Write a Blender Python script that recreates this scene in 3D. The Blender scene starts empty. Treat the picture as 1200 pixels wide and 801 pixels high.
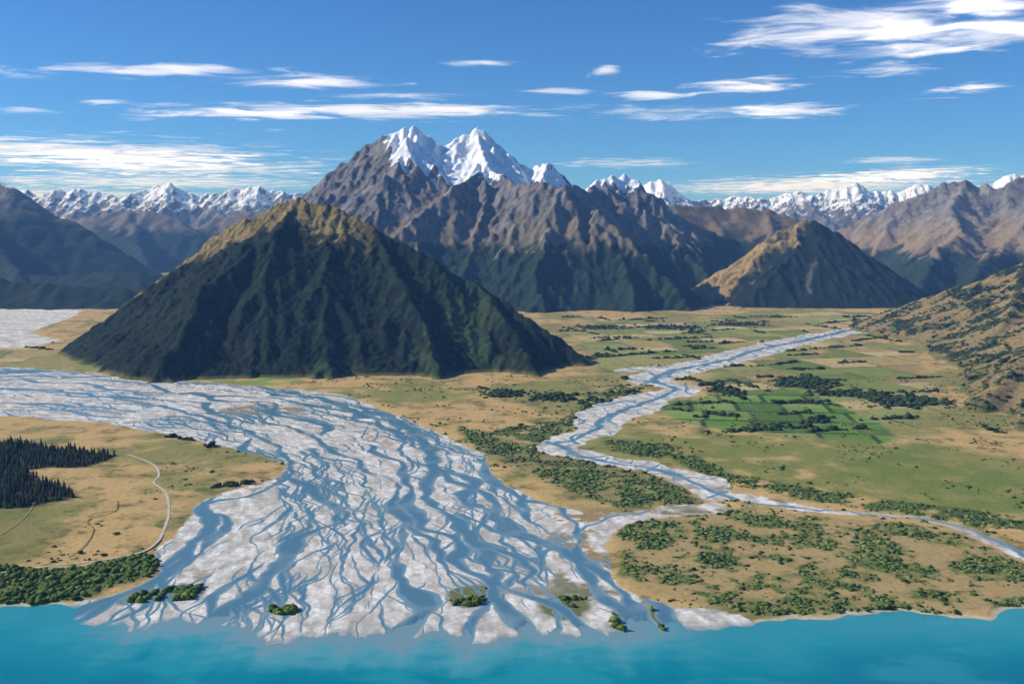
import bpy, numpy as np, math, time
T0=time.time()
f4=np.float32
# 1 Blender unit = 100 m
F=1167.;CX=600.;CY=400.5;HOR=275.
TH=math.atan((CY-HOR)/F);CAMH=10.
ct,st=math.cos(TH),math.sin(TH)
def ray(px,py):
    a=(px-CX)/F;b=(CY-py)/F
    return a,ct+b*st,-st+b*ct
def P(px,py,d):
    a,y,z=ray(px,py);s=d/y
    return (a*s,d,CAMH+z*s)
def Gp(px,py,z=.02):
    a,y,zz=ray(px,py);s=(z-CAMH)/zz
    return (a*s,y*s)
def GL(pts): return [Gp(p[0],p[1]) for p in pts]
def ss(a,b,x):
    t=np.clip((x-a)/(b-a),0,1);return t*t*(3-2*t)
# ---------------- noise
_r=np.random.RandomState(7);_a=_r.rand(256,256)*2*np.pi
GX=np.cos(_a).astype(f4);GY=np.sin(_a).astype(f4)
def noise(x,y,seed=0):
    x=np.asarray(x,f4)+f4(seed*17.37);y=np.asarray(y,f4)+f4(seed*31.71)
    xf=np.floor(x);yf=np.floor(y)
    i=xf.astype(np.int32)&255;j=yf.astype(np.int32)&255
    i1=(i+1)&255;j1=(j+1)&255
    u=x-xf;v=y-yf
    su=u*u*u*(u*(u*6-15)+10);sv=v*v*v*(v*(v*6-15)+10)
    n00=GX[i,j]*u+GY[i,j]*v
    n10=GX[i1,j]*(u-1)+GY[i1,j]*v
    n01=GX[i,j1]*u+GY[i,j1]*(v-1)
    n11=GX[i1,j1]*(u-1)+GY[i1,j1]*(v-1)
    a=n00+su*(n10-n00);b=n01+su*(n11-n01)
    return (a+sv*(b-a))*f4(1.5)
def fbm(x,y,o=4,seed=0,g=.5):
    r=0;a=1.;t=0
    for k in range(o):
        r=r+a*noise(x*2**k,y*2**k,seed+k*3);t+=a;a*=g
    return r/t*1.3
def ridged(x,y,o=4,seed=0,g=.5):
    r=0;a=1.;t=0
    for k in range(o):
        r=r+a*(1-np.abs(noise(x*2**k,y*2**k,seed+k*3)))**2;t+=a;a*=g
    return r/t
def smooth(pts,n=4,closed=False):
    P_=[np.array(p,float) for p in pts];m=len(P_);out=[]
    rng=range(m) if closed else range(m-1)
    for i in rng:
        if closed: a,b,c,d=P_[i-1],P_[i],P_[(i+1)%m],P_[(i+2)%m]
        else: a,b,c,d=P_[max(i-1,0)],P_[i],P_[i+1],P_[min(i+2,m-1)]
        for k in range(n):
            t=k/n
            out.append(.5*((2*b)+(c-a)*t+(2*a-5*b+4*c-d)*t*t+(3*b-a-3*c+d)*t**3))
    if not closed: out.append(P_[-1])
    return [tuple(o) for o in out]
def sdf(X,Y,pts,margin=3.):
    pts=np.array(pts,float)[:,:2]
    x0,y0=pts.min(0)-margin;x1,y1=pts.max(0)+margin
    m=(X>x0)&(X<x1)&(Y>y0)&(Y<y1)
    out=np.full(X.shape,99.,f4)
    x=X[m];y=Y[m]
    if x.size==0:return out
    d=np.full(x.shape,1e9,f4);ins=np.zeros(x.shape,bool)
    for i in range(len(pts)):
        ax,ay=pts[i];bx,by=pts[i-1];ex,ey=bx-ax,by-ay
        L=ex*ex+ey*ey+1e-12
        t=np.clip(((x-ax)*ex+(y-ay)*ey)/L,0,1)
        d=np.minimum(d,(x-ax-t*ex)**2+(y-ay-t*ey)**2)
        if abs(ey)>1e-9:
            c=(ay>y)!=(by>y)
            ins^=c&(x<ax+(y-ay)*ex/ey)
    out[m]=np.where(ins,-1,1)*np.sqrt(d)
    return out
def pline(X,Y,pts,margin=3.):
    pts=np.array(pts,float)
    x0,y0=pts[:,:2].min(0)-margin;x1,y1=pts[:,:2].max(0)+margin
    m=(X>x0)&(X<x1)&(Y>y0)&(Y<y1)
    out=np.full(X.shape,99.,f4);x=X[m];y=Y[m]
    if x.size==0:return out
    d=np.full(x.shape,99.,f4)
    for i in range(len(pts)-1):
        ax,ay,aw=pts[i];bx,by,bw=pts[i+1];ex,ey=bx-ax,by-ay
        L=ex*ex+ey*ey+1e-12
        t=np.clip(((x-ax)*ex+(y-ay)*ey)/L,0,1)
        d=np.minimum(d,np.sqrt((x-ax-t*ex)**2+(y-ay-t*ey)**2)-(aw+t*(bw-aw)))
    out[m]=d
    return out
def WL(pts,w=None):
    o=[]
    for p in pts:
        g=Gp(p[0],p[1]);o.append((g[0],g[1],p[2] if len(p)>2 else w))
    return smooth(o,4)
# ---------------- mesh helpers
def set_col(me,col,name='Col'):
    ca=me.color_attributes.new(name=name,type='FLOAT_COLOR',domain='POINT')
    c=np.ones((len(me.vertices),4),f4);c[:,:3]=np.clip(col.reshape(-1,3),0,1)
    ca.data.foreach_set('color',c.ravel())
def mesh_from(name,V,Fq,col=None,mat=None,smoothf=True):
    me=bpy.data.meshes.new(name)
    V=np.ascontiguousarray(V,f4);Fq=np.ascontiguousarray(Fq,np.int32)
    k=Fq.shape[1]
    me.vertices.add(len(V));me.vertices.foreach_set('co',V.ravel())
    me.loops.add(Fq.size);me.loops.foreach_set('vertex_index',Fq.ravel())
    me.polygons.add(len(Fq));me.polygons.foreach_set('loop_start',np.arange(0,Fq.size,k,dtype=np.int32))
    me.polygons.foreach_set('use_smooth',np.full(len(Fq),smoothf))
    me.update(calc_edges=True)
    if col is not None:set_col(me,col)
    ob=bpy.data.objects.new(name,me);bpy.context.scene.collection.objects.link(ob)
    if mat:me.materials.append(mat)
    return ob
def grid_faces(ny,nx):
    i=np.arange(ny*nx,dtype=np.int32).reshape(ny,nx)
    return np.stack([i[:-1,:-1],i[:-1,1:],i[1:,1:],i[1:,:-1]],-1).reshape(-1,4)
# ---------------- materials
def newmat(name):
    m=bpy.data.materials.new(name);m.use_nodes=True
    nt=m.node_tree;b=nt.nodes['Principled BSDF'];return m,nt,b
def terrain_mat(name,nscale=3.,bscale=6.,bstr=.4,bdist=.1,rough=.9,var=.35,spec=.1):
    m,nt,b=newmat(name);N=nt.nodes;L=nt.links
    at=N.new('ShaderNodeAttribute');at.attribute_name='Col'
    tc=N.new('ShaderNodeTexCoord')
    n=N.new('ShaderNodeTexNoise');n.inputs['Scale'].default_value=nscale;n.inputs['Detail'].default_value=6;n.inputs['Roughness'].default_value=.7
    L.new(tc.outputs['Object'],n.inputs['Vector'])
    mr=N.new('ShaderNodeMapRange');mr.inputs['From Min'].default_value=.3;mr.inputs['From Max'].default_value=.7
    mr.inputs['To Min'].default_value=1-var;mr.inputs['To Max'].default_value=1+var
    L.new(n.outputs['Fac'],mr.inputs['Value'])
    vm=N.new('ShaderNodeVectorMath');vm.operation='SCALE'
    L.new(at.outputs['Color'],vm.inputs[0]);L.new(mr.outputs['Result'],vm.inputs['Scale'])
    L.new(vm.outputs['Vector'],b.inputs['Base Color'])
    n2=N.new('ShaderNodeTexNoise');n2.inputs['Scale'].default_value=bscale;n2.inputs['Detail'].default_value=5;n2.inputs['Roughness'].default_value=.7
    L.new(tc.outputs['Object'],n2.inputs['Vector'])
    bp=N.new('ShaderNodeBump');bp.inputs['Strength'].default_value=bstr;bp.inputs['Distance'].default_value=bdist
    L.new(n2.outputs['Fac'],bp.inputs['Height']);L.new(bp.outputs['Normal'],b.inputs['Normal'])
    b.inputs['Roughness'].default_value=rough;b.inputs['Specular IOR Level'].default_value=spec
    return m
def water_mat(name,rough,bscale,bstr,bdist,spec=.5):
    m,nt,b=newmat(name);N=nt.nodes;L=nt.links
    at=N.new('ShaderNodeAttribute');at.attribute_name='Col'
    L.new(at.outputs['Color'],b.inputs['Base Color'])
    tc=N.new('ShaderNodeTexCoord')
    n2=N.new('ShaderNodeTexNoise');n2.inputs['Scale'].default_value=bscale;n2.inputs['Detail'].default_value=4
    L.new(tc.outputs['Object'],n2.inputs['Vector'])
    bp=N.new('ShaderNodeBump');bp.inputs['Strength'].default_value=bstr;bp.inputs['Distance'].default_value=bdist
    L.new(n2.outputs['Fac'],bp.inputs['Height']);L.new(bp.outputs['Normal'],b.inputs['Normal'])
    b.inputs['Roughness'].default_value=rough;b.inputs['IOR'].default_value=1.33
    b.inputs['Specular IOR Level'].default_value=spec
    return m
M_ground=terrain_mat('plain_ground',6,14,.2,.012,var=.24)
M_rock=terrain_mat('mountain_rock',1.2,2.6,.6,.2,var=.22)
M_forest=terrain_mat('forest_hillside',5.,9.,1.,.18,var=.65)
M_leaf=terrain_mat('foliage',30,40,.5,.02,var=.4)
M_lake=water_mat('lake_water',.25,4,.25,.03,.35)
M_river=water_mat('river_water',.3,10,.1,.005,.3)
# ---------------- PLAIN FIELDS
shore=GL([(-700,690),(-300,708),(0,711),(60,707),(98,712),(85,724),(130,732),(200,738),(260,735),(300,742),(420,744),(500,740),(560,747),(620,740),(700,744),(800,740),(878,735),(893,727),(980,720),(1060,716),(1120,722),(1165,725),(1185,714),(1240,712),(1700,690)])
land_poly=shore+[(900,900),(-900,900)]
G1=smooth(GL([(-260,424),(0,430),(100,437),(220,447),(330,455),(400,463),(445,480),(480,492),(530,515),(565,530),(572,550),(610,578),(650,592),(700,600),(760,596),(830,588),(850,597),(800,604),(740,613),(716,632),(712,655),(735,690),(790,708),(850,716),(890,733)]),3)+[Gp(900,775),Gp(60,775)]+smooth(GL([(30,726),(100,702),(160,688),(192,665),(186,642),(222,612),(236,587),(290,570),(338,550),(310,535),(200,510),(130,497),(0,487),(-260,478)]),3)
CLP=[(-400,448,11),(-150,452,10.5),(60,460,10),(180,472,9.5),(280,488,8),(365,513,7),(420,550,6.7),(443,600,6.6),(452,660,7.2),(457,740,9),(458,800,9.5)]
CL=smooth([Gp(p[0],p[1])+(p[2],) for p in CLP],3)
def flow(X,Y):
    S=np.zeros(X.shape,f4);T=np.zeros(X.shape,f4);W=np.zeros(X.shape,f4);HW=np.zeros(X.shape,f4);s0=0.
    for i in range(len(CL)-1):
        ax,ay,ah=CL[i];bx,by,bh=CL[i+1];ex,ey=bx-ax,by-ay;L=math.hypot(ex,ey);ex/=L;ey/=L
        al=(X-ax)*ex+(Y-ay)*ey;tt=-(X-ax)*ey+(Y-ay)*ex
        c=np.clip(al,0,L);D2=(al-c)**2+tt**2
        w=1/(D2+1.5)**2.2
        S+=w*(s0+np.clip(al,-3,L+3));T+=w*tt;HW+=w*(ah+(bh-ah)*c/L);W+=w;s0+=L
    return S/W,T/W,HW/W
MAIN=[WL([(212,560,.08),(245,600,.14),(225,640,.22),(190,675,.26),(130,702,.3),(70,722,.4),(30,735,.5)]),
 WL([(-100,450,.25),(0,455,.25),(100,462,.2),(200,478,.18),(300,510,.16),(342,545,.14),(310,575,.12),(240,590,.12)]),
 WL([(840,586,.08),(760,598,.09),(700,611,.09),(650,640,.09),(600,668,.1),(592,690,.1),(560,715,.14),(540,760,.25)]),
 WL([(600,668,.05),(640,690,.06),(655,720,.08),(640,760,.1)])]
_br=np.random.RandomState(78);SG=np.linspace(-6,200,3600).astype(f4);THREADS=[]
for i in range(110):
    if i<9: b,wm,a1,a2,a3=.09,.2,2.2,.9,.1
    elif i<40: b,wm,a1,a2,a3=.0,.075,2.2,1.,.12
    else: b,wm,a1,a2,a3=-.02,.034,1.9,1.,.13
    t0=_br.rand()*2.1-1.05
    fr=.75+.6*_br.rand()
    off=a1*fbm(SG/13.*fr,SG*0+i*3.3,2,400)+a2*noise(SG/4.6*fr,SG*0+i*1.7,420)+a3*fbm(SG/1.2,SG*0+i*2.1,2,430)
    wd_=wm*(1.+1.3*noise(SG/4.,SG*0+i*1.9,440)+.7*noise(SG/1.4,SG*0+i*2.9,445))+ (0 if i<9 else -.35*wm+1.1*wm*noise(SG/9,SG*0+i*4.7,450))
    THREADS.append((t0,off.astype(f4),wd_.astype(f4)))
R2=WL([(1075,371,1.3),(1045,378,1.4),(1000,387,1.6),(940,398,1.9),(890,410,2.),(850,421,1.9),(790,435,1.8),(762,446,1.4),(800,455,1.1),(770,464,1.4),(735,476,1.9),(703,492,1.5),(695,508,1.),(650,522,.95),(690,536,.75),(760,547,.9),(815,562,.95),(840,580,.7)])
R3=WL([(835,578,.6),(900,588,.5),(960,597,.32),(1040,604,.19),(1110,613,.18),(1160,632,.35),(1200,650,.35),(1290,680,.35)])
W2=WL([(1075,371,.3),(1045,379,.3),(1000,386,.3),(940,399,.3),(890,409,.3),(850,422,.3),(790,434,.3),(765,446,.25),(795,455,.2),(772,465,.2),(740,476,.25),(706,492,.2),(692,508,.17),(655,521,.15),(690,537,.11),(760,548,.12),(815,564,.13),(843,580,.14),(900,590,.12),(960,597,.1),(1040,604,.09),(1110,613,.09),(1160,633,.13),(1200,650,.13),(1290,680,.13)])
G3=GL([(-400,364),(0,362),(60,360),(98,360),(88,370),(60,380),(35,390),(72,399),(30,407),(-400,412)])
POND=WL([(1150,552,.18),(1180,554,.2)])
R2b=WL([(735,433,1.),(790,429,.8),(850,419,.8)])
def delta_edge(X,Y):
    return ss(9,6,np.abs(X+3))*ss(31,28,Y)*(.95*fbm(X*.8,Y*.3,4,23)+.45*ridged(X*1.5,Y*.35,3,27)-.25)
def fields(X,Y):
    wx=.32*fbm(X*.45,Y*.45,4,1);wy=.5*fbm(X*.45,Y*.45,4,9)
    XW=X+wx;YW=Y+wy
    land=-sdf(XW,YW,land_poly,60)
    land=np.where(land<-90,np.where(Y>30,20,-20),land).astype(f4)
    dl=ss(9,6,np.abs(X+3))*ss(31,28,Y)
    land=land+.16*fbm(X*1.2,Y*.7,3,21)+delta_edge(X,Y)
    g1=sdf(XW,YW,G1)
    r2=pline(XW,YW,R2);r3=pline(XW,YW,R3);g3=sdf(XW,YW,G3,6);r2=np.minimum(r2,pline(XW,YW,R2b))
    r2=r2+.45*fbm(X*.5,Y*.35,3,25)
    grav=np.minimum(np.minimum(g1,r2),np.minimum(r3,g3))
    near=grav<1.0
    w=np.zeros(X.shape,f4)
    x=X[near];y=Y[near]
    S,T,HW=flow(x,y)
    S=S+.6*fbm(x*.3,y*.3,3,31);T=T+.3*fbm(x*.5,y*.5,3,33)
    ww=np.zeros(x.shape,f4)
    dry=ss(-1.5,2.5,x-(y-26)*.12)*ss(42,36,y)
    # older, higher bars carry few channels; low areas are flooded more widely
    lvl=fbm(x*.16,y*.13,3,47)
    adj=-.055*ss(.0,.3,lvl)+.03*ss(.1,.4,-lvl)
    gi=((S+6)/206*3599).clip(0,3598);g0=gi.astype(np.int32);gf=(gi-g0).astype(f4)
    for i,(t0,off,wt) in enumerate(THREADS):
        tc=t0*HW+off[g0]*(1-gf)+off[g0+1]*gf
        wi=wt[g0]*(1-gf)+wt[g0+1]*gf
        if i>=9: wi=wi-.05*dry+adj
        d=np.abs(T-tc)
        ww=np.maximum(ww,.5-(d-wi)/(.05+.8*np.clip(wi,.02,1)))
    xq=x+.3*fbm(x*.7,y*.7,3,71);yq=y+.4*fbm(x*.7,y*.7,3,73)
    for m in MAIN:
        ww=np.maximum(ww,.5-pline(xq,yq,m)/.2)
    g1n=g1[near]
    inside=ss(.1,-.1,g1n)
    iso=np.maximum(inside,ss(.2,-.2,g3[near]))
    ww=np.clip(ww,0,1)*iso
    w2=.5-pline(xq+.25*fbm(x*.35,y*.35,2,75),yq,W2)/.2
    nb=noise(x*.35,y*.3,81);nb2=noise(x*.8,y*.6,83)
    wb=np.maximum(1-np.abs(nb)/.1,1-np.abs(nb2)/.08)*ss(.0,-.25,r2[near])
    ww=np.maximum(ww,np.clip(np.maximum(w2,wb),0,1))
    w[near]=np.clip(ww,0,1)
    pd=pline(XW,YW,POND);w=np.maximum(w,np.clip(.5-pd/.1,0,1))
    land=land-1.9*np.clip(w-.3,0,1)*ss(1.8,.2,land)*dl
    return dict(land=land,grav=grav,g1=g1,w=w,XW=XW,YW=YW)
def C(r,g,b):
    c=np.array([r,g,b])/255.;return np.where(c<.04045,c/12.92,((c+.055)/1.055)**2.4).astype(f4)
def mix(col,c,m):
    m=m[...,None];return col*(1-m)+np.asarray(c,f4)*m
pys=np.concatenate([np.linspace(812,358,720)])
ds=np.array([Gp(600,p)[1] for p in pys])
ds=np.concatenate([np.linspace(4,ds[0],14)[:-1],ds,ds[-1]*np.exp(np.linspace(0.01,2.2,50))])
us=np.linspace(-140,1340,1400);us=np.concatenate([np.linspace(-4000,-150,60),us,np.linspace(1350,5200,60)])
us=(us-600)/F
Yg,Ug=np.meshgrid(ds,us,indexing='ij');Yg=Yg.astype(f4);Xg=(Yg*Ug).astype(f4)
fd=fields(Xg,Yg)
land,grav,w,XW,YW=fd['land'],fd['grav'],fd['w'],fd['XW'],fd['YW']
print('fields',time.time()-T0)
gold=C(194,162,106);gold2=C(162,136,86);olive=C(126,128,70);green=C(104,134,52);dk=C(48,62,30)
n_a=fbm(Xg*.12,Yg*.12,4,100);n_b=fbm(Xg*.6,Yg*.6,4,110);n_c=fbm(Xg*2.2,Yg*2.2,4,120)
col=np.broadcast_to(gold,Xg.shape+(3,)).copy()
col=mix(col,gold2,ss(-.1,.5,n_b)*.8)
col=mix(col,olive,ss(-.15,.3,n_a+.3*n_b)*.8)
col=mix(col,C(78,88,46),ss(.1,.4,n_c*.6+n_b*.5)*.6)
def paddock(X,Y,ang,sx,sy,seed):
    c,s=math.cos(ang),math.sin(ang);u=(X*c+Y*s)/sx;v=(-X*s+Y*c)/sy
    r=np.random.RandomState(seed).rand(64,64,3).astype(f4)
    vi=np.floor(v).astype(int);u=u+r[vi&63,5,0]*3
    ui=np.floor(u).astype(int)
    h=r[ui&63,vi&63]
    v2=v-vi;split=(h[...,2]>.5);h2=np.where((split&(v2>.5))[...,None],r[(ui+9)&63,(vi+5)&63],h)
    e=np.minimum(np.minimum(u-ui,1-(u-ui))*sx,np.minimum(v2,1-v2)*sy)
    return h2,e
pal=np.array([C(190,168,114),C(170,150,94),C(118,136,66),C(140,150,86),C(100,122,56),C(198,178,128),C(150,130,88),C(150,150,86)])
h,e=paddock(XW*.3+Xg*.7,YW*.3+Yg*.7,.25,4.2,5.5,3)
pc=pal[(h[...,0]*8).astype(int)%8]
pc=mix(pc,dk,ss(.18,.05,e)*ss(.25,.4,h[...,1])*.85)
pc=mix(pc,C(110,116,62),ss(.05,.4,n_c)*.4)
def pm(poly,soft=.5,sm=3):
    return ss(soft,-soft,sdf(XW,YW,smooth(GL(poly),sm,True)))
farm=np.maximum(pm([(650,380),(800,370),(1045,366),(1060,384),(980,402),(890,432),(800,437),(700,433),(675,400)],1.5),pm([(830,440),(900,425),(1040,405),(1085,440),(1060,500),(960,470),(860,458)],1))
farm=np.maximum(farm,pm([(0,412),(90,404),(110,424),(60,428),(0,425),(-200,424),(-200,412)],1))*.85
for k in range(3): col[...,k]=col[...,k]*(1-farm)+pc[...,k]*farm
h2,e2=paddock(Xg,Yg,-.12,2.6,3.0,11)
pal2=np.array([C(108,142,58),C(98,132,54),C(124,152,72),C(90,120,50),C(132,150,80),C(110,144,62),C(84,112,48),C(102,136,56)])
pc2=mix(pal2[(h2[...,0]*8).astype(int)%8],C(46,62,32),ss(.22,.08,e2)*.9)
pc2=mix(pc2,C(130,132,80),ss(0,.5,n_b)*.45)
gm=pm([(770,476),(860,462),(940,462),(1000,482),(1050,512),(1000,518),(900,508),(820,500)],.3)
for k in range(3): col[...,k]=col[...,k]*(1-gm)+pc2[...,k]*gm
def paint(poly,c,soft=.5,amt=1.,nz=None):
    global col
    m=pm(poly,soft)*amt
    if nz is not None:m=m*nz
    col=mix(col,c,m)
paint([(95,424),(150,424),(250,433),(340,444),(330,452),(220,445),(110,436)],C(122,152,68),.7,.9,ss(-.4,.2,n_b))
paint([(0,432),(60,415),(110,412),(140,425),(80,434)],C(140,136,80),.7,.6)
paint([(350,452),(450,456),(560,456),(690,445),(640,462),(520,470),(430,470)],C(132,136,74),.8,.75,ss(-.5,.3,n_b))
paint([(700,516),(850,508),(1050,520),(1200,560),(1330,570),(1330,625),(1000,592),(850,556)],C(124,130,64),.6,.85,ss(-.6,.2,n_b))
paint([(1040,520),(1200,540),(1300,560),(1300,600),(1100,590),(980,560)],C(108,124,58),.8,.7)
LR=[(725,625),(745,612),(850,597),(950,606),(1100,620),(1170,645),(1220,668),(1300,690),(1260,712),(1185,712),(1120,718),(1000,716),(900,722),(850,712),(780,700),(735,680)]
paint(LR,C(170,146,98),.25,.9)
paint(LR,C(122,122,68),.3,.9,ss(-.25,.2,n_b))
paint(LR,C(84,104,50),.2,.95,ss(-.05,.25,n_c*.6+n_b*.6))
MID=[(540,500),(600,515),(690,538),(790,568),(812,588),(740,594),(690,585),(600,545),(560,525)]
paint(MID,C(136,128,82),.4,.9);paint(MID,C(74,92,46),.3,.9,ss(-.2,.1,n_b+.5*n_c))
BANK=[(690,462),(760,448),(755,458),(705,488),(682,502),(640,517),(560,515),(600,500),(670,488)]
paint(BANK,C(80,98,48),.3,.85,ss(-.3,.1,n_b+.5*n_c))
RB=[(715,516),(800,524),(850,552),(960,574),(1060,588),(1180,604),(1330,620),(1330,640),(1180,622),(1060,602),(930,584),(850,566),(790,542),(722,530)]
paint(RB,C(76,96,44),.25,.9,ss(-.35,.05,n_b+.5*n_c))
LL=[(-200,668),(0,664),(70,668),(150,652),(192,654),(170,676),(95,700),(0,710),(-200,712)]
paint(LL,C(90,102,48),.2,.9)
CF=[(-300,505),(0,518),(60,524),(132,536),(92,548),(30,552),(60,566),(92,580),(60,588),(0,596),(-300,610)]
paint(CF,C(40,50,28),.2,.95)
paint([(-200,600),(40,598),(60,640),(0,665),(-200,670)],C(104,112,56),.6,.7)
# gravel
S_,T_,_h=flow(Xg,Yg)
gs=fbm(S_*.45,T_*1.,4,130);gs2=fbm(S_*1.3,T_*3.,4,133)
gc=np.broadcast_to(C(212,206,195),Xg.shape+(3,)).copy()
gc=mix(gc,C(234,230,220),ss(0,.35,gs2))
gc=mix(gc,C(178,171,158),ss(-.05,.45,gs)*.7)
gc=mix(gc,C(160,152,138),ss(.1,.45,-gs2)*.6)
gc=mix(gc,C(182,175,163),ss(.05,.3,n_c)*.55)
dryc=ss(-2.2,2.2,Xg-(Yg-26)*.1)*ss(44,37,Yg)*ss(25,27,Yg)
gc=mix(gc,C(156,142,114),dryc*ss(-.1,.3,n_b+.4*n_c)*.75)
gc=mix(gc,C(100,102,66),dryc*ss(.2,.45,n_b+.5*n_c)*.7)
vegbar=ss(.38,.6,fbm(S_*.16,T_*.4,4,140))
gc=mix(gc,C(160,140,102),vegbar*.7*ss(-.2,.2,n_b+n_c))
gc=mix(gc,C(150,152,146),ss(.36,.5,w)*.65)
gm_=ss(.06,-.06,grav+.1*n_c)
for k in range(3): col[...,k]=col[...,k]*(1-gm_)+gc[...,k]*gm_
ISL=[[(140,697),(170,692),(210,687),(228,697),(205,706),(150,704)],[(318,714),(335,710),(348,716),(332,722)],[(520,690),(550,684),(588,692),(570,705),(530,708)],[(625,708),(660,700),(690,710),(670,722),(635,720)],[(715,716),(745,710),(790,718),(780,738),(730,740)],[(255,478),(300,474),(350,476),(360,482),(300,487),(260,484)],[(650,600),(690,596),(715,602),(690,612),(655,612)],[(660,640),(690,636),(705,650),(685,660)]]
for i,p in enumerate(ISL):
    c=C(104,108,58) if i<5 else C(158,132,88)
    paint(p,c,.12,.95,ss(-.5,-.1,n_b+n_c) if i>4 else None)
rim=ss(.28,.1,land)*ss(-.1,.05,land)*(1-gm_)
col=mix(col,C(196,184,152),rim*.9)
wet=ss(.45,-.02,land+.15*n_c)*gm_;col=mix(col,C(128,146,148),wet*.75)
bank=np.clip(land*3,0,1)
lowf=.02*np.clip(land,0,1)
Zg=np.where(land>0,lowf+bank*.003*(.5-w)*ss(1.2,.6,grav)+.005*n_c*bank*ss(.0,.3,grav)+.03*bank*ss(0,.5,grav),np.maximum(land*.05,-.4))
Zg=Zg.astype(f4)
V=np.stack([Xg,Yg,Zg],-1).reshape(-1,3)
ny,nx=Xg.shape;FQ=grid_faces(ny,nx)
mesh_from('ground',V,FQ,col,M_ground)
sel=((w>.12)&(land>-.04)).ravel()
fs=FQ[sel[FQ].any(1)]
used=np.unique(fs);re=np.full(len(V),-1,np.int32);re[used]=np.arange(len(used))
RV=V[used].copy();RV[:,2]=(lowf+.0002).ravel()[used]
deep=ss(.6,1.,w).ravel()[used];nn=n_b.ravel()[used]
rc=mix(np.broadcast_to(C(122,152,162),(len(used),3)).copy(),C(86,126,144),deep);rc=mix(rc,C(136,158,164),ss(0,.5,nn)*.5)
mesh_from('river',RV,re[fs],rc,M_river)
print('ground',time.time()-T0,len(V),len(RV))
# ---------------- LAKE
ly=np.concatenate([np.linspace(-60,19,30)[:-1],[Gp(600,p)[1] for p in np.linspace(860,690,260)]]);ly=np.unique(ly)
lx=np.concatenate([np.linspace(-150,-17,40)[:-1],np.linspace(-17,17,600),np.linspace(17,150,40)[1:]])
LY,LX=np.meshgrid(ly,lx,indexing='ij');LY=LY.astype(f4);LX=LX.astype(f4)
wx=.32*fbm(LX*.45,LY*.45,4,1);wy=.5*fbm(LX*.45,LY*.45,4,9)
sd=sdf(LX+wx,LY+wy,land_poly,200)-delta_edge(LX,LY)
pl=fbm(LX*.35,LY*.7,4,160);pl2=fbm(LX*1.2,LY*3,4,165)
delta=ss(8.5,5.5,np.abs(LX+3))
lc=np.broadcast_to(C(10,140,152),LX.shape+(3,)).copy()
lc=mix(lc,C(2,118,140),ss(1.2,4,sd))
lc=mix(lc,C(52,156,164),ss(0,.4,pl)*.45)
lc=mix(lc,C(88,160,168),ss(2.4,.3,sd+1.1*pl+.4*pl2)*(.3+.7*delta))
lc=mix(lc,C(122,152,158),ss(1.2,.1,sd+.5*pl2)*delta*.95)
LV=np.stack([LX,LY,np.zeros_like(LX)],-1).reshape(-1,3)
mesh_from('lake',LV,grid_faces(*LX.shape),lc,M_lake)
def ribbon(name,pts,hw,c,z=.045):
    p=np.array(smooth(GL(pts),6));t=np.gradient(p,axis=0);t/=np.linalg.norm(t,axis=1)[:,None]+1e-9
    n=np.stack([-t[:,1],t[:,0]],1);a=p-n*hw;b=p+n*hw
    zz=np.full((len(p),1),z)
    Vv=np.concatenate([np.hstack([a,zz]),np.hstack([b,zz])]);k=len(p);i=np.arange(k-1)
    Fq=np.stack([i,i+1,i+1+k,i+k],1)
    return mesh_from(name,Vv,Fq,np.broadcast_to(c,(2*k,3)).copy(),M_ground)
# ---------------- MOUNTAINS
def rough(pts,amp,rng,lv=2):
    p=[np.array(q,float) for q in pts]
    for _ in range(lv):
        o=[]
        for a,b in zip(p[:-1],p[1:]):
            L=np.linalg.norm(b-a);m=(a+b)/2+rng.randn(3)*L*amp*np.array([.5,1.3,.7]);o+=[a,m]
        p=o+[p[-1]]
    return p
def spurs(R,rng,step,sl,n=5,jit=.5):
    out=[];p=np.array(R);seg=np.linalg.norm(np.diff(p[:,:2],axis=0),axis=1);cum=np.r_[0,np.cumsum(seg)]
    s=step*rng.rand();side=1
    while s<cum[-1]:
        i=min(np.searchsorted(cum,s)-1,len(seg)-1);i=max(i,0);t=(s-cum[i])/max(seg[i],1e-6)
        q=p[i]+(p[i+1]-p[i])*t;d=p[i+1,:2]-p[i,:2];a=math.atan2(d[1],d[0])+side*(math.pi/2)+rng.randn()*jit*.6
        z=q[2]
        if z>1.5:
            L=z/(sl*(.9+.4*rng.rand()));pp=[q.copy()];c=q.copy()
            for k in range(n):
                a+=rng.randn()*.22;c=c+np.array([math.cos(a)*L/n,math.sin(a)*L/n,-z/n*(1+rng.randn()*.18)]);pp.append(c.copy())
            out.append(pp)
        side=-side;s+=step*(.35+.4*rng.rand())
    return out
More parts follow.
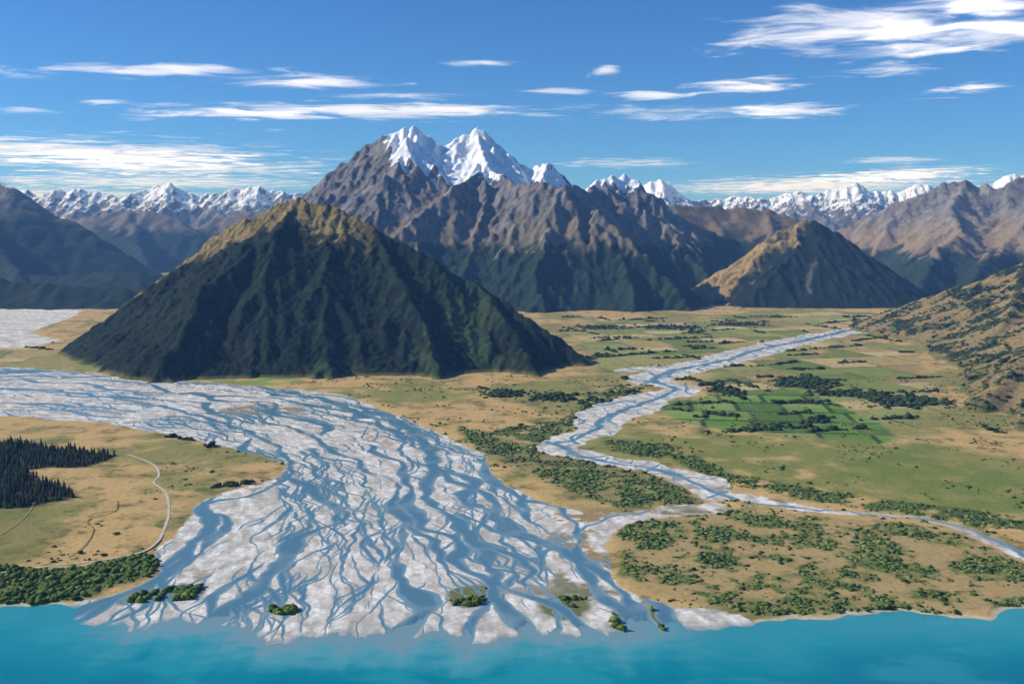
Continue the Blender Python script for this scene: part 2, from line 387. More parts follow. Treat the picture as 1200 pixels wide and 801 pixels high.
def erode(H,cell,nb,npart,steps,seed,ke=.14,kd=.2,ck=2.5,lim=1.3):
    H=(H/cell).astype(np.float64);ny,nx=H.shape;rng=np.random.RandomState(seed);Hf=H.ravel().copy();H0=Hf.copy()
    lo=-.3/cell
    for b in range(nb):
        x=2+rng.rand(npart)*(nx-6);y=2+rng.rand(npart)*(ny-6)
        dx=np.zeros(npart);dy=np.zeros(npart);sp=np.ones(npart);wa=np.ones(npart);se=np.zeros(npart)
        for s in range(steps):
            xi=x.astype(int);yi=y.astype(int);fx=x-xi;fy=y-yi;k=yi*nx+xi
            a,b1,c,d=Hf[k],Hf[k+1],Hf[k+nx],Hf[k+nx+1]
            gx=(b1-a)*(1-fy)+(d-c)*fy;gy=(c-a)*(1-fx)+(d-b1)*fx
            h=a*(1-fx)*(1-fy)+b1*fx*(1-fy)+c*(1-fx)*fy+d*fx*fy
            dx=dx*.35-gx*.65;dy=dy*.35-gy*.65;l=np.hypot(dx,dy)+1e-6;dx/=l;dy/=l
            x2=np.clip(x+dx,1,nx-3);y2=np.clip(y+dy,1,ny-3)
            xj=x2.astype(int);yj=y2.astype(int);gx2=x2-xj;gy2=y2-yj;q=yj*nx+xj
            hn=Hf[q]*(1-gx2)*(1-gy2)+Hf[q+1]*gx2*(1-gy2)+Hf[q+nx]*(1-gx2)*gy2+Hf[q+nx+1]*gx2*gy2
            dh=hn-h
            cap=np.maximum(-dh,.02)*sp*wa*ck
            dep=np.where(dh>0,np.minimum(dh,se),np.where(se>cap,(se-cap)*kd,-np.minimum((cap-se)*ke,np.maximum(-dh,0)*.6)))
            alive=(h>lo)&(x>2)&(y>2)&(x<nx-4)&(y<ny-4)
            dep=np.where(alive,dep,0);se=np.where(alive,se-dep,0)
            idx=np.concatenate([k,k+1,k+nx,k+nx+1]);ww=np.concatenate([dep*(1-fx)*(1-fy),dep*fx*(1-fy),dep*(1-fx)*fy,dep*fx*fy])
            Hf+=np.bincount(idx,ww,minlength=Hf.size)
            sp=np.clip(np.sqrt(np.maximum(sp*sp-dh*.6,0.01)),.1,3);wa*=.975;x,y=x2,y2
        Hf=np.clip(Hf,H0-lim/cell,H0+.25/cell)
    H=Hf.reshape(ny,nx)
    B=H.copy();B[1:-1,1:-1]=(H[1:-1,1:-1]*4+H[:-2,1:-1]+H[2:,1:-1]+H[1:-1,:-2]+H[1:-1,2:])/8
    return (B*cell).astype(f4)
def blur(A,n):
    for _ in range(n):
        B=A.copy();B[1:-1]=(A[:-2]+2*A[1:-1]+A[2:])/4;A=B.copy();A[:,1:-1]=(B[:,:-2]+2*B[:,1:-1]+B[:,2:])/4
    return A
def resize(A,ny,nx):
    y=np.linspace(0,A.shape[0]-1.001,ny);x=np.linspace(0,A.shape[1]-1.001,nx)
    yi=y.astype(int);xi=x.astype(int);fy=(y-yi)[:,None].astype(f4);fx=(x-xi)[None].astype(f4)
    a=A[yi][:,xi];b=A[yi][:,xi+1];c=A[yi+1][:,xi];d=A[yi+1][:,xi+1]
    return (a*(1-fx)+b*fx)*(1-fy)+(c*(1-fx)+d*fx)*fy
def mountain(name,box,res,ridges,slope,spsl,step,seed,colfn,mat,ra=.06,det=.6,ero=30,npart=5000,lv=2,warp=.5,extra=[],er=2.,lim=1.3,fine=.08,canopy=0):
    x0,x1,y0,y1=box
    def mk(r):
        nx=int((x1-x0)/r);ny=int((y1-y0)/r)
        Y,X=np.meshgrid(np.linspace(y0,y1,ny),np.linspace(x0,x1,nx),indexing='ij');return X.astype(f4),Y.astype(f4),nx,ny
    rng=np.random.RandomState(seed)
    R=[rough([P(*p) for p in r],ra,rng,lv) for r in ridges]
    S=[]
    for r in R:S+=spurs(r,rng,step,spsl)
    R+=[rough([P(*p) for p in r],ra*.5,rng,1) for r in extra]
    rc_=res*er
    X,Y,nx,ny=mk(rc_)
    XX=X+warp*fbm(X*.2,Y*.2,4,seed+1);YY=Y+warp*fbm(X*.2,Y*.2,4,seed+5)
    H=np.full(X.shape,-5.,f4)
    def add(p,sl,H,XX,YY):
        for a,b in zip(p[:-1],p[1:]):
            ex,ey=b[0]-a[0],b[1]-a[1];L=ex*ex+ey*ey+1e-9
            rad=(max(a[2],b[2])+1)/(sl*.75)
            i0=max(int((min(a[1],b[1])-rad-y0)/rc_),0);i1=min(int((max(a[1],b[1])+rad-y0)/rc_)+1,ny)
            j0=max(int((min(a[0],b[0])-rad-x0)/rc_),0);j1=min(int((max(a[0],b[0])+rad-x0)/rc_)+1,nx)
            if i1<=i0 or j1<=j0:continue
            x=XX[i0:i1,j0:j1];y=YY[i0:i1,j0:j1]
            t=np.clip(((x-a[0])*ex+(y-a[1])*ey)/L,0,1)
            D=np.sqrt((x-a[0]-t*ex)**2+(y-a[1]-t*ey)**2)
            h=a[2]+t*(b[2]-a[2])-sl*D*(1.1-.2*D/(D+8))
            H[i0:i1,j0:j1]=np.maximum(H[i0:i1,j0:j1],h)
    for p in R:add(p,slope,H,X+(XX-X)*.3,YY)
    for p in S:add(p,slope*1.05,H,XX,YY)
    hm=ss(.2,6,H)
    H=H+det*hm*(ridged(X*.22,Y*.22,3,seed+20,.4)-.55)
    H=np.maximum(H,-1.)
    H=erode(H,rc_,ero,npart,50,seed,lim=lim)
    X,Y,nx,ny=mk(res);H=resize(H,ny,nx);H=blur(H,1)
    H=H+det*fine*fbm(X*1.3,Y*1.3,3,seed+30)*ss(0,2,H)
    gy,gx=np.gradient(H,(y1-y0)/(ny-1),(x1-x0)/(nx-1));sl=np.hypot(gx,gy)
    cv=blur(H,8)-H
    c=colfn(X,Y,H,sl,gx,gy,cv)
    if canopy: H=H+canopy*np.random.RandomState(seed).rand(ny,nx).astype(f4)*ss(.1,.5,H)+1.6*canopy*noise(X*2.6,Y*2.6,seed+3)*ss(.1,.5,H)
    H=np.where(H<-.2,-1.,H)
    ob=mesh_from(name,np.stack([X,Y,H],-1).reshape(-1,3),grid_faces(ny,nx),c,mat)
    print(name,nx,ny,round(time.time()-T0,1),float(H.max()))
    return X,Y,H
FOR=C(32,46,36);FOR2=C(43,57,38);TUS=C(146,124,86);TUSD=C(106,98,78);ROCK=C(116,111,107);ROCKD=C(74,74,76);SCREE=C(148,140,130);SNOW=np.array([.88,.9,.93],f4)
def base_col(X,Y,H,sl,cv,tree,seed,tus=TUS,rockz=14,fsc=.3):
    n=fbm(X*fsc,Y*fsc,5,seed);n2=fbm(X*1.2,Y*1.2,4,seed+9);n3=fbm(X*.1,Y*.1,3,seed+13)
    c=np.broadcast_to(tus,X.shape+(3,)).copy()
    c=mix(c,TUSD,ss(-.2,.4,n2)*.7)
    rk=ss(-2,2,H-rockz+2.5*n+3*(sl-.7))
    r=mix(np.broadcast_to(ROCK,X.shape+(3,)).copy(),ROCKD,ss(-.2,.3,n2)*.8);r=mix(r,SCREE,ss(.05,.4,n)*.5)
    c=c*(1-rk[...,None])+r*rk[...,None]
    c=mix(c,SCREE,ss(.05,.25,cv)*.3)
    fo=ss(.6,-.6,H-tree-1.6*n-1.2*n3-3.5*np.clip(cv,-.3,.3))
    fc=mix(np.broadcast_to(FOR,X.shape+(3,)).copy(),FOR2,ss(-.1,.4,n2+.4*n))
    return c*(1-fo[...,None])+fc*fo[...,None],n,n2,fo
ALF=[[(88,404,92),(130,366,92),(180,327,91.5),(230,291,91),(270,262,90),(320,236,89),(345,230,88),(372,234,87),(400,243,86),(440,265,85),(480,285,83.5),(520,306,82),(560,330,80.5),(600,355,79),(660,395,77),(706,434,75)]]
def col_alfred(X,Y,H,sl,gx,gy,cv):
    n=fbm(X*.35,Y*.35,5,201);n2=fbm(X*1.6,Y*1.6,4,205)
    c=mix(np.broadcast_to(C(28,40,31),X.shape+(3,)).copy(),C(43,57,38),ss(-.1,.35,n2+.5*n))
    pn=X/Y*F+600
    gl=fbm((X*.8+Y*.5)*.28,(Y*.8-X*.5)*.1,4,207)
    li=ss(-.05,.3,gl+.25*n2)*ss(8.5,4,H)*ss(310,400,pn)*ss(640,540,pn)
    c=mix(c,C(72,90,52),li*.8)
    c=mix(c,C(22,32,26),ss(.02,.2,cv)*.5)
    top=ss(-.4,.5,H-12.3-.8*n-.5*n2)
    crest=np.array([P(*p)[:3] for p in ALF[0]]);yc=np.interp(X,crest[:,0],crest[:,1])
    cr=ss(2.6,1.0,np.abs(Y-yc+.9)+1.7*n+1.*n2)*ss(-10,-15,X)*ss(-38,-31,X)
    g=np.clip(np.maximum(top,cr*.95),0,1)
    c=mix(c,mix(np.broadcast_to(C(160,138,92),X.shape+(3,)).copy(),C(110,104,68),ss(-.1,.3,n2)),g)
    return mix(c,C(120,118,62),ss(.3,.1,H)*.8)
ALX=[[(345,230,88),(320,285,81),(290,350,75),(270,435,69)],[(440,265,85),(470,320,79),(500,385,73),(520,452,66.8)],[(560,330,80.5),(600,375,76),(640,446,68.5)],[(270,262,90),(230,320,84),(190,385,79),(160,424,76)],[(390,240,86.5),(385,300,80),(380,380,73),(390,450,67.5)]]
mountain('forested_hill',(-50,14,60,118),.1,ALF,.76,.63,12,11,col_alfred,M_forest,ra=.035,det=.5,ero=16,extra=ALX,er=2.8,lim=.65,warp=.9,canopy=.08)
def col_mass(X,Y,H,sl,gx,gy,cv):
    c,n,n2,fo=base_col(X,Y,H,sl,cv,8.3,301,C(116,104,84),13)
    pn=X/Y*F+600
    sline=14.6+13*ss(470,442,pn)+3.5*ss(530,500,pn)+6*ss(645,672,pn)*ss(185,180,Y)+9*ss(166.5,161,Y)
    s=ss(-.3,.3,H-sline+3.2*n+2.8*n2-3.2*(sl-.95)+8*np.clip(cv,-.4,.4))
    return mix(c,SNOW,s)
MAS=[[(250,330,178),(300,285,178),(340,240,177),(370,212,176),(400,186,176),(430,165,175),(460,152,175),(482,144,175),(500,152,176),(515,162,176),(538,155,177),(560,146,178),(580,160,178),(600,178,178),(622,192,176),(640,187,174),(662,203,174),(690,222,176),(700,206,184),(732,201,185),(748,208,184),(765,230,183),(800,262,182)],
 [(560,146,178),(572,192,168),(600,208,160),(640,207,154),(662,212,152),(700,238,148),(740,275,143),(775,312,138),(808,352,131)],
 [(572,192,168),(535,212,160),(500,238,153),(465,265,146),(440,300,140)],
 [(482,144,175),(470,180,168),(445,215,160),(430,262,152),(410,300,146)],
 [(400,186,176),(385,225,165),(355,262,156)]]
MAX_=[[(655,210,152.5),(645,262,144),(625,312,135),(640,366,126)],[(570,204,162),(560,262,150),(540,320,137),(560,368,126)],[(720,256,146),(735,310,137),(745,366,127)]]
mountain('snow_capped_mountain',(-75,48,116,222),.17,MAS,.88,.7,10,23,col_mass,M_rock,ra=.06,det=1.3,ero=36,npart=6000,extra=MAX_,warp=1.,er=2.2,fine=.14)
def col_br(X,Y,H,sl,gx,gy,cv):
    c,n,n2,fo=base_col(X,Y,H,sl,cv,9.2,401,C(120,104,80),19);return c
mountain('mountain',(5,85,150,235),.3,[[(660,300,182),(700,262,184),(740,246,188),(790,232,192),(850,236,196),(900,238,196),(950,255,194),(1000,285,190),(1040,320,186)]],.62,.5,10,31,col_br,M_rock,ra=.03,det=1.,ero=16)
def col_kn(X,Y,H,sl,gx,gy,cv):
    n=fbm(X*.3,Y*.3,5,421);n2=fbm(X*1.3,Y*1.3,4,425);pn=X/Y*F+600
    c=mix(np.broadcast_to(C(172,146,94),X.shape+(3,)).copy(),C(130,114,74),ss(-.2,.4,n2+.3*n))
    fo=ss(-.2,.2,(pn-(868+(H-3)*8.5))/60+.5*n+.2*n2)
    c=mix(c,C(33,45,34),fo)
    sp=ss(5+1.5*n2,1,np.abs(pn-(950+9*n+1.5*(H-4))))*ss(6.5,5.,H+n2)*ss(1.2,2.4,H+n2)
    return mix(c,C(140,134,126),sp*.45)
mountain('hill',(18,72,124,182),.16,[[(775,360,148),(800,345,150),(830,325,150),(870,300,151),(905,272,152),(935,256,153),(955,255,153),(980,267,152),(1010,290,150),(1050,325,147),(1097,360,140)]],.7,.6,8,37,col_kn,M_forest,ra=.035,det=.8,ero=16,lim=1.,canopy=.06)
def col_rt(X,Y,H,sl,gx,gy,cv):
    c,n,n2,fo=base_col(X,Y,H,sl,cv,6.5,501,C(134,116,94),13)
    return mix(c,SNOW,ss(-.3,.5,H-24.5+1.5*n+n2-2*(sl-.7)))
mountain('mountain',(55,175,148,290),.32,[[(930,300,232),(965,275,232),(1000,258,231),(1040,237,230),(1090,217,230),(1130,205,230),(1165,214,228),(1200,201,228),(1260,184,225),(1340,178,220),(1500,170,215)],[(1130,205,230),(1120,250,205),(1095,295,182),(1075,345,162)],[(1260,184,225),(1210,240,200),(1160,290,178),(1120,345,158)]],.8,.62,11,43,col_rt,M_rock,ra=.06,det=1.6,ero=20,warp=1.,fine=.14)
def col_near(X,Y,H,sl,gx,gy,cv):
    n=fbm(X*.3,Y*.3,5,521);n2=fbm(X*1.4,Y*1.4,5,525)
    c=mix(np.broadcast_to(C(154,134,92),X.shape+(3,)).copy(),C(106,110,66),ss(-.15,.3,n+.3*n2))
    c=mix(c,C(50,60,38),ss(.0,.18,n*.7+n2*.6+.25*ss(2,6,H)-.05+1.5*np.clip(cv,-.2,.2)))
    return mix(c,C(130,126,74),ss(.35,.05,H)*.9)
NX,NY,NH=mountain('scrubby_hillside',(22,120,36,135),.16,[[(1060,381,105),(1085,367,108),(1120,348,108),(1160,326,106),(1200,308,104),(1260,290,102),(1350,270,100),(1500,240,95),(1700,210,90)],[(1350,330,80),(1330,400,66),(1300,460,56),(1270,520,49)]],.42,.42,8,47,col_near,M_forest,ra=.03,det=1.,ero=14,extra=[[(1200,308,104),(1185,360,90),(1150,420,76),(1120,450,67)],[(1120,348,108),(1100,390,94),(1080,420,80)],[(1290,345,85),(1235,390,72),(1190,432,62),(1150,468,56)],[(1235,390,72),(1225,446,58),(1200,500,50)]])
def col_lf(X,Y,H,sl,gx,gy,cv):
    c,n,n2,fo=base_col(X,Y,H,sl,cv,13.,601,C(86,86,78),17)
    return mix(c,SNOW,ss(-.3,.5,H-20.5+1.5*n+n2-2*(sl-.7)))
mountain('mountain',(-220,-70,170,270),.4,[[(-420,120,230),(-250,140,230),(-120,175,230),(-50,196,230),(0,205,230),(30,222,228),(60,245,226),(110,272,222),(150,292,220),(190,318,217)],[(-50,196,230),(-30,250,210),(10,300,192),(40,335,178)]],.75,.6,11,53,col_lf,M_rock,ra=.045,det=1.6,ero=18)
def col_fo(X,Y,H,sl,gx,gy,cv):
    c,n,n2,fo=base_col(X,Y,H,sl,cv,30,621);return c
mountain('forested_foothill',(-150,-40,124,215),.35,[[(-300,316,156),(-100,320,150),(0,320,144),(60,326,141),(130,332,140),(200,338,138),(280,346,137)],[(-200,312,195),(60,318,186),(130,314,182),(200,320,180),(280,330,175)],[(-200,316,178),(0,326,170),(130,330,166),(250,340,160)]],.42,.36,8,59,col_fo,M_forest,ra=.03,det=.8,ero=12)
def col_mid(X,Y,H,sl,gx,gy,cv):
    c,n,n2,fo=base_col(X,Y,H,sl,cv,11,641,C(100,94,86),16)
    return mix(c,SNOW,ss(-.4,.6,H-19.5+1.6*n+n2-2*(sl-.7)))
mountain('mountain',(-180,-20,255,345),.45,[[(60,262,300),(110,246,300),(150,240,302),(185,242,300),(215,254,296),(250,280,290)],[(250,250,305),(290,242,305),(330,238,305),(370,232,305),(420,240,300)],[(-60,240,310),(0,242,310),(60,250,308),(110,246,300)],[(150,240,302),(160,280,275),(190,320,255)]],.75,.6,11,61,col_mid,M_rock,ra=.05,det=2,ero=16)
def col_snowr(X,Y,H,sl,gx,gy,cv):
    c,n,n2,fo=base_col(X*.6,Y*.6,H,sl,cv,9,661,C(92,90,92),14)
    return mix(c,SNOW,ss(-.5,.5,H-20.+3.5*n+3*n2-7*(sl-.8)+4*np.clip(cv,-.5,.5)))
mountain('snowy_mountain_range',(-300,0,335,435),.42,[[(-200,200,400),(-60,212,398),(0,222,395),(30,219,392),(50,228,390),(75,221,390),(95,218,388),(130,226,386),(165,222,385),(200,211,385),(222,222,385),(245,226,385),(275,218,385),(300,214,385),(330,221,385),(370,222,385),(430,235,385)]],.85,.65,9,67,col_snowr,M_rock,ra=.13,det=2.5,ero=16,warp=1.2,er=1.8,fine=.2)
mountain('snowy_mountain_range',(20,330,350,455),.42,[[(690,240,410),(730,228,410),(760,212,410),(776,207,410),(790,222,410),(830,232,410),(865,227,410),(905,230,408),(935,221,406),(955,228,405),(985,218,405),(1002,211,405),(1025,220,405),(1050,226,405),(1078,214,405),(1100,222,405),(1180,203,405),(1300,200,405)]],.85,.65,9,71,col_snowr,M_rock,ra=.12,det=2.5,ero=16,warp=1.2,er=1.8,fine=.2)
# ---------------- VEGETATION MASSES
def ico(sub):
    import bmesh
    bm=bmesh.new();bmesh.ops.create_icosphere(bm,subdivisions=sub,radius=1.);bm.verts.ensure_lookup_table()
    v=np.array([x.co[:] for x in bm.verts]);f=np.array([[q.index for q in t.verts] for t in bm.faces]);bm.free();return v,f
vr=np.random.RandomState(5)
IV1,IF1=ico(1);TPS=[]
for k in range(12):
    v=IV1*(1+.34*vr.randn(len(IV1)))[:,None];v[:,0]*=1+.8*vr.rand();v[:,2]=v[:,2]*.7+.45;TPS.append((v,IF1))
def cone():
    V=[];Fc=[]
    for t,(z0,z1,r) in enumerate([(.25,1.3,.55),(.8,1.9,.42),(1.4,2.6,.28)]):
        b=len(V);k=7
        for i in range(k):
            a=i*2*math.pi/k+t;rr=r*(1+.25*math.sin(i*5+t));V.append((math.cos(a)*rr,math.sin(a)*rr,z0))
        V.append((0,0,z1))
        for i in range(k):Fc.append((b+i,b+(i+1)%k,b+k))
    b=len(V);V+=[(.06,0,0),(-.05,.05,0),(-.05,-.05,0),(0,0,1)];Fc+=[(b,b+1,b+3),(b+1,b+2,b+3),(b+2,b,b+3)]
    return np.array(V),np.array(Fc)
CN=cone()
def scatter(name,pts,size,tpls,cols,seed,zf=None,sv=.45,zs=1.):
    rng=np.random.RandomState(seed);n=len(pts);Vs=[];Fs=[];Cs=[];off=0
    cols=np.array(cols);which=rng.randint(len(tpls),size=n)
    for k,(tv,tf) in enumerate(tpls):
        i=np.where(which==k)[0]
        if len(i)==0:continue
        m=len(i);a=rng.rand(m)*6.28;s=size[i]*(1-sv+2*sv*rng.rand(m));c_,s_=np.cos(a),np.sin(a)
        x=(tv[None,:,0]*c_[:,None]-tv[None,:,1]*s_[:,None])*s[:,None]+pts[i,0][:,None]
        y=(tv[None,:,0]*s_[:,None]+tv[None,:,1]*c_[:,None])*s[:,None]+pts[i,1][:,None]
        z=tv[None,:,2]*(s*zs*(.8+.5*rng.rand(m)))[:,None]+(.03 if zf is None else zf[i][:,None])
        Vs.append(np.stack([x,y,z],-1).reshape(-1,3))
        Fs.append((tf[None]+(np.arange(m)*len(tv))[:,None,None]).reshape(-1,3)+off);off+=m*len(tv)
        t=rng.rand(m,1);cc=cols[rng.randint(len(cols),size=m)]*(.7+.6*t)
        Cs.append(np.repeat(cc,len(tv),0))
    return mesh_from(name,np.concatenate(Vs),np.concatenate(Fs),np.concatenate(Cs),M_leaf)
def samp(poly,n,thr,seed,fs=.6,avoid=True,jit=.35):
    rng=np.random.RandomState(seed);p=np.array(smooth(GL(poly),3,True));lo=p.min(0);hi=p.max(0)
    x=(lo[0]+rng.rand(n)*(hi[0]-lo[0])).astype(f4);y=(lo[1]+rng.rand(n)*(hi[1]-lo[1])).astype(f4)
    fd=fields(x,y);k=sdf(fd['XW'],fd['YW'],p)<-.03
    v=(fbm(x*fs,y*fs,4,110)+.6*fbm(x*2.2,y*2.2,4,120))
    k&=v+jit*rng.randn(n)*.5>thr
    k&=(fd['w']<.25)&(fd['land']>.12)
    if avoid:k&=fd['grav']>.05
    return np.stack([x[k],y[k]],1)
gcols=[C(84,104,50),C(104,118,62),C(64,84,40),C(120,124,74),C(52,70,36)]
def cap(p,n,seed=0):
    if len(p)>n:return p[np.random.RandomState(seed).permutation(len(p))[:n]]
    return p
a=cap(samp(LR,110000,.3,1,jit=.45),12500);b=cap(samp(MID,40000,.0,2,jit=.45),6500);c=cap(samp(BANK,20000,-.05,3),2200);d=cap(samp(RB,60000,-.04,4,jit=.45),8000)
pts=np.concatenate([a,b,c,d]);sz=.017+.05*np.random.RandomState(1).rand(len(pts))**3.2;sz*=1+.022*np.clip(pts[:,1]-35,0,60)
scatter('shrubland',pts,sz,TPS,gcols,1,zs=.75)
l=cap(samp(LL,12000,-.4,5),2600)
isl=np.concatenate([cap(samp(p,1500,-.6 if i<2 else .15,6+i,avoid=False),320 if i<2 else 80) for i,p in enumerate(ISL[:5])])
lt=np.concatenate([l,isl]);scatter('lakeside_trees',lt,.03+.05*np.random.RandomState(2).rand(len(lt))**1.5,TPS,[C(84,106,46),C(98,116,50),C(68,88,38)],2)
cf=cap(samp(CF,24000,-.8,20),6000);scatter('conifer_forest',cf,.09+.04*np.random.RandomState(3).rand(len(cf)),[CN],[C(34,48,30),C(42,56,34)],3)
belts=[[(712,386),(800,381)],[(755,399),(840,395)],[(800,406),(875,401)],[(850,379),(905,377)],[(890,442),(985,446)],[(905,452),(985,457)],[(830,453),(872,468)],[(790,480),(880,491)],[(1000,455),(1045,480)],[(880,430),(940,424)],[(960,380),(1030,372)],[(690,420),(790,412)],[(560,455),(610,462)],[(660,384),(700,392)],[(1045,470),(1070,470)],[(200,512),(262,520)],[(230,505),(250,525)],[(250,572),(330,560)],[(1150,500),(1180,510)],[(930,470),(1000,478)],[(760,462),(850,447)],[(0,404),(60,410)],[(20,398),(70,402)],[(620,470),(680,462)],[(720,375),(780,373)],[(800,390),(860,386)],[(700,400),(745,396)],[(1000,400),(1060,392)],[(940,410),(1010,405)]]
bp=[];br=np.random.RandomState(9)
segs=[(np.array(Gp(*q[0])),np.array(Gp(*q[1]))) for q in belts]
for k in range(80):
    px,py=655+br.rand()*440,371+140*br.rand()**1.6
    A=np.array(Gp(px,py));ang=.25 if br.rand()<.7 else .25+math.pi/2
    L=1.2+3.5*br.rand();segs.append((A,A+np.array([math.cos(ang),math.sin(ang)])*L))
for A,B in segs:
    n=int(np.linalg.norm(B-A)*9)+10;t=br.rand(n)
    t=t[(noise(t*6,t*0,int(br.randint(90)))>-.3)]
    bp.append(A+(B-A)*t[:,None]+br.randn(len(t),2)*.11)
for px,py,rx,ry,n in [(945,448,1.9,2.2,420),(985,462,1.6,1.,200),(1030,466,1.4,2.,260),(850,458,1.2,2,160),(790,384,3.5,2.5,260),(870,380,3.,3.,240),(700,384,3.,2.5,200),(640,466,1.5,2.,120),(1085,470,1.5,2,200),(590,462,1.6,1.6,110)]:
    A=np.array(Gp(px,py));bp.append(A+br.randn(n,2)*np.array([rx,ry])*.45)
bp=np.concatenate(bp).astype(f4);fq=fields(bp[:,0],bp[:,1]);bp=bp[(fq['grav']>.1)&(fq['land']>.2)]
scatter('shelterbelt_trees',bp,.05+.1*br.rand(len(bp)),TPS,[C(42,56,30),C(56,72,36)],4)
rng=np.random.RandomState(12);x=(-15+rng.rand(60000)*55).astype(f4);y=(25+rng.rand(60000)*45).astype(f4);fq=fields(x,y)
k=(fq['grav']>.05)&(fq['land']>.2)&(fbm(x*.35,y*.35,4,610)>.16)
pp=cap(np.stack([x[k],y[k]],1),6500);scatter('scattered_bushes',pp,.018+.05*rng.rand(len(pp))**2,TPS,gcols,5)
q=rng.randint(0,NX.size,120000);hx=NX.ravel()[q];hy=NY.ravel()[q];hz=NH.ravel()[q]
nn_=fbm(hx*.3,hy*.3,5,521)*.7+fbm(hx*1.4,hy*1.4,5,525)*.6
k=(hz>.15)&(nn_>.02)&(hx/hy*F+600<1300)&(hy<112);k=np.where(k)[0][:12000]
scatter('hillside_trees',np.stack([hx[k],hy[k]],1)+rng.randn(len(k),2)*.05,.04+.08*rng.rand(len(k)),TPS,[C(50,64,36),C(64,78,42)],6,zf=hz[k]-.02)
ribbon('road',[(150,533),(180,545),(186,558),(180,566),(194,578),(198,600),(192,622),(184,636),(165,648),(120,657),(60,664),(0,672),(-80,680)],.05,C(196,186,164),.062)
ribbon('track',[(0,628),(20,615),(35,600),(40,590)],.022,C(170,150,110),.066)
ribbon('track',[(80,655),(100,640),(110,622),(104,610),(135,600),(138,588)],.018,C(130,108,70),.068)
# ---------------- CLOUDS
def cloud_mat(name,dens,core):
    m=bpy.data.materials.new(name);m.use_nodes=True;nt=m.node_tree;N=nt.nodes;L=nt.links;N.clear()
    out=N.new('ShaderNodeOutputMaterial');tc=N.new('ShaderNodeTexCoord');ge=N.new('ShaderNodeNewGeometry')
    sub=N.new('ShaderNodeVectorMath');sub.operation='SUBTRACT';sub.inputs[1].default_value=(.5,.5,0);L.new(tc.outputs['Generated'],sub.inputs[0])
    mul=N.new('ShaderNodeVectorMath');mul.operation='MULTIPLY';mul.inputs[1].default_value=(2,2,0);L.new(sub.outputs[0],mul.inputs[0])
    ln=N.new('ShaderNodeVectorMath');ln.operation='LENGTH';L.new(mul.outputs[0],ln.inputs[0])
    r=N.new('ShaderNodeMapRange');r.inputs['From Min'].default_value=1;r.inputs['From Max'].default_value=.2;r.inputs['To Min'].default_value=-.85;r.inputs['To Max'].default_value=core;L.new(ln.outputs['Value'],r.inputs['Value'])
    sc=N.new('ShaderNodeVectorMath');sc.operation='MULTIPLY';sc.inputs[1].default_value=(.5,.7,1);L.new(ge.outputs['Position'],sc.inputs[0])
    n=N.new('ShaderNodeTexNoise');n.inputs['Scale'].default_value=.09;n.inputs['Detail'].default_value=9;n.inputs['Roughness'].default_value=.58;n.inputs['Distortion'].default_value=.8
    L.new(sc.outputs[0],n.inputs['Vector'])
    nm=N.new('ShaderNodeMapRange');nm.inputs['From Min'].default_value=.3;nm.inputs['From Max'].default_value=.7;nm.inputs['To Min'].default_value=-.8;nm.inputs['To Max'].default_value=.8;L.new(n.outputs['Fac'],nm.inputs['Value'])
    ad=N.new('ShaderNodeMath');L.new(r.outputs[0],ad.inputs[0]);L.new(nm.outputs[0],ad.inputs[1])
    al=N.new('ShaderNodeMapRange');al.interpolation_type='SMOOTHSTEP';al.inputs['From Min'].default_value=-.5;al.inputs['From Max'].default_value=.95;al.inputs['To Max'].default_value=dens;L.new(ad.outputs[0],al.inputs['Value'])
    tr=N.new('ShaderNodeBsdfTransparent');tl=N.new('ShaderNodeBsdfTranslucent');tl.inputs['Color'].default_value=(.9,.9,.9,1)
    df=N.new('ShaderNodeBsdfDiffuse');df.inputs['Color'].default_value=(.9,.9,.9,1);a1=N.new('ShaderNodeAddShader');L.new(tl.outputs[0],a1.inputs[0]);L.new(df.outputs[0],a1.inputs[1])
    mx=N.new('ShaderNodeMixShader');L.new(al.outputs[0],mx.inputs[0]);L.new(tr.outputs[0],mx.inputs[1]);L.new(a1.outputs[0],mx.inputs[2]);L.new(mx.outputs[0],out.inputs['Surface'])
    return m
CLD=[(170,80,230,13,.95),(345,95,140,10,.95),(420,127,330,12,.95),(270,133,140,9,.9),(120,174,320,26,.9),(190,192,320,18,.85),(180,210,360,15,.8),(60,224,280,12,.7),(565,73,65,6,.7),(712,80,22,8,.8),(655,106,55,6,.6),(762,111,65,8,.8),(868,100,85,15,.9),(915,127,90,16,.95),(800,131,140,13,.6),(1130,103,60,13,1.),(1010,27,240,46,1.),(1130,38,170,32,1.),(1035,76,75,15,.85),(1150,4,120,18,.95),(950,213,260,18,.9),(1060,202,120,13,.9),(730,190,120,9,.55),(120,119,45,6,.7),(470,112,100,7,.55),(1040,187,90,7,.55),(30,128,50,6,.5),(450,137,130,7,.6)]
CM=[cloud_mat('cloud_vapour_%d'%i,v,k) for i,(v,k) in enumerate([(.55,.42),(.85,.45),(1.,.6)])]
for i,(cx,cy,hw,hh,de) in enumerate(CLD):
    zc=CAMH+40+.4*i
    def Q(px,py):
        a,y,z=ray(px,py);s=(zc-CAMH)/z;return a*s,y*s
    y0=Q(cx,cy+hh)[1];y1=Q(cx,cy-hh)[1];ym=(y0+y1)/2;wx_=hw/F*Q(cx,cy)[1]
    a0,a1_,_=ray(cx,cy);xm=a0/a1_*ym
    k=13;g=np.linspace(-1,1,k);yy,xx=np.meshgrid(g,g,indexing='ij')
    zz=-.4*(xx**2+yy**2)
    Vv=np.stack([xm+xx*wx_,ym+yy*(y0-y1)/2,zc+zz],-1).reshape(-1,3)
    m=CM[0] if de<.65 else CM[1] if de<.9 else CM[2]
    mesh_from('cloud',Vv,grid_faces(k,k),None,m)
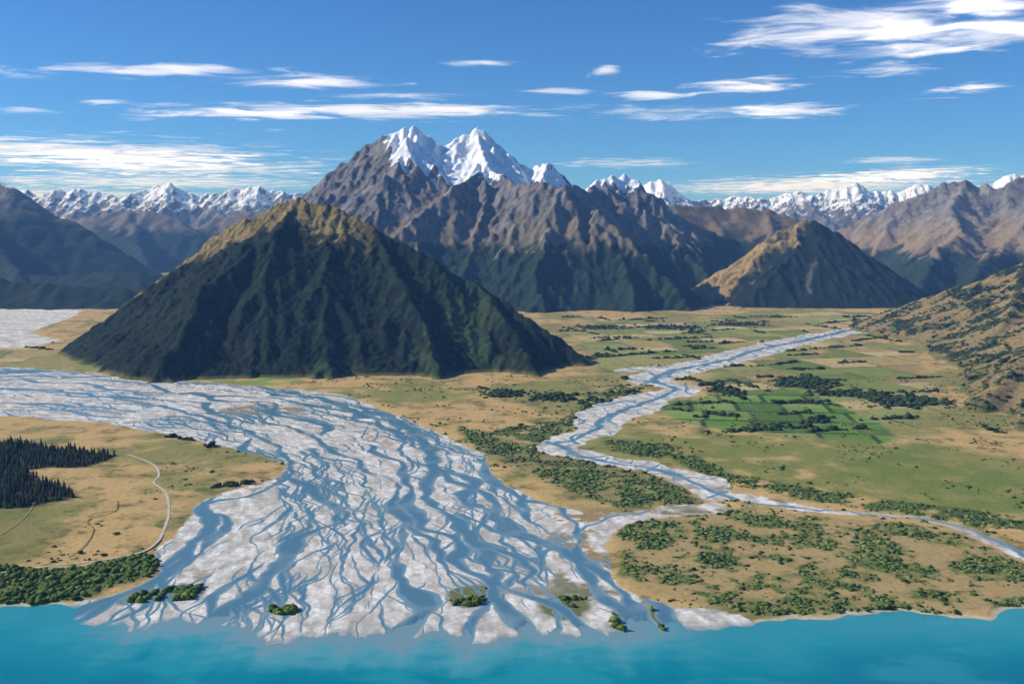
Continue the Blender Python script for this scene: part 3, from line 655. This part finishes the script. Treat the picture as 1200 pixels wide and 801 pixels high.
# ---------------- AIR (aerial perspective)
bx=(-500,500,-60,700,-2,34)
Vb=np.array([(x,y,z) for x in bx[:2] for y in bx[2:4] for z in bx[4:]]);Fb=np.array([[0,1,3,2],[4,6,7,5],[0,4,5,1],[2,3,7,6],[0,2,6,4],[1,5,7,3]])
air=mesh_from('atmosphere',Vb,Fb,None,None,False)
m=bpy.data.materials.new('air_haze');m.use_nodes=True;N=m.node_tree.nodes;N.clear();o=N.new('ShaderNodeOutputMaterial');v=N.new('ShaderNodeVolumeScatter')
v.inputs['Color'].default_value=(.22,.48,1,1);v.inputs['Density'].default_value=.0013;m.node_tree.links.new(v.outputs[0],o.inputs['Volume']);air.data.materials.append(m)
# ---------------- LIGHT
sv=np.array([-.82,.06,.52]);sv/=np.linalg.norm(sv)
el=math.asin(sv[2]);rot=math.atan2(sv[0],sv[1])
sc=bpy.context.scene
wd=bpy.data.worlds.new('World');sc.world=wd;wd.use_nodes=True;nt=wd.node_tree;bg=nt.nodes['Background']
sk=nt.nodes.new('ShaderNodeTexSky');sk.sky_type='NISHITA';sk.sun_disc=False;sk.sun_elevation=el;sk.sun_rotation=rot;sk.altitude=1500;sk.air_density=1.;sk.dust_density=.1;sk.ozone_density=2.
tn=nt.nodes.new('ShaderNodeVectorMath');tn.operation='MULTIPLY';tn.inputs[1].default_value=(.45,.95,1.55)
nt.links.new(sk.outputs[0],tn.inputs[0]);nt.links.new(tn.outputs[0],bg.inputs['Color']);bg.inputs['Strength'].default_value=.08
from mathutils import Vector
ld=bpy.data.lights.new('sun','SUN');ld.energy=5.;ld.angle=math.radians(.5);ld.color=(1,.96,.89);lo=bpy.data.objects.new('sun',ld);sc.collection.objects.link(lo)
lo.rotation_euler=Vector(-sv).to_track_quat('-Z','Y').to_euler()
cd=bpy.data.cameras.new('camera');cd.lens=36*F/1200;cd.sensor_width=36;cd.clip_start=.1;cd.clip_end=6000
co=bpy.data.objects.new('camera',cd);sc.collection.objects.link(co);co.location=(0,0,CAMH);co.rotation_euler=(math.pi/2-TH,0,0);sc.camera=co
sc.view_settings.view_transform='Standard';sc.view_settings.look='None';sc.view_settings.exposure=0
print('total',time.time()-T0)
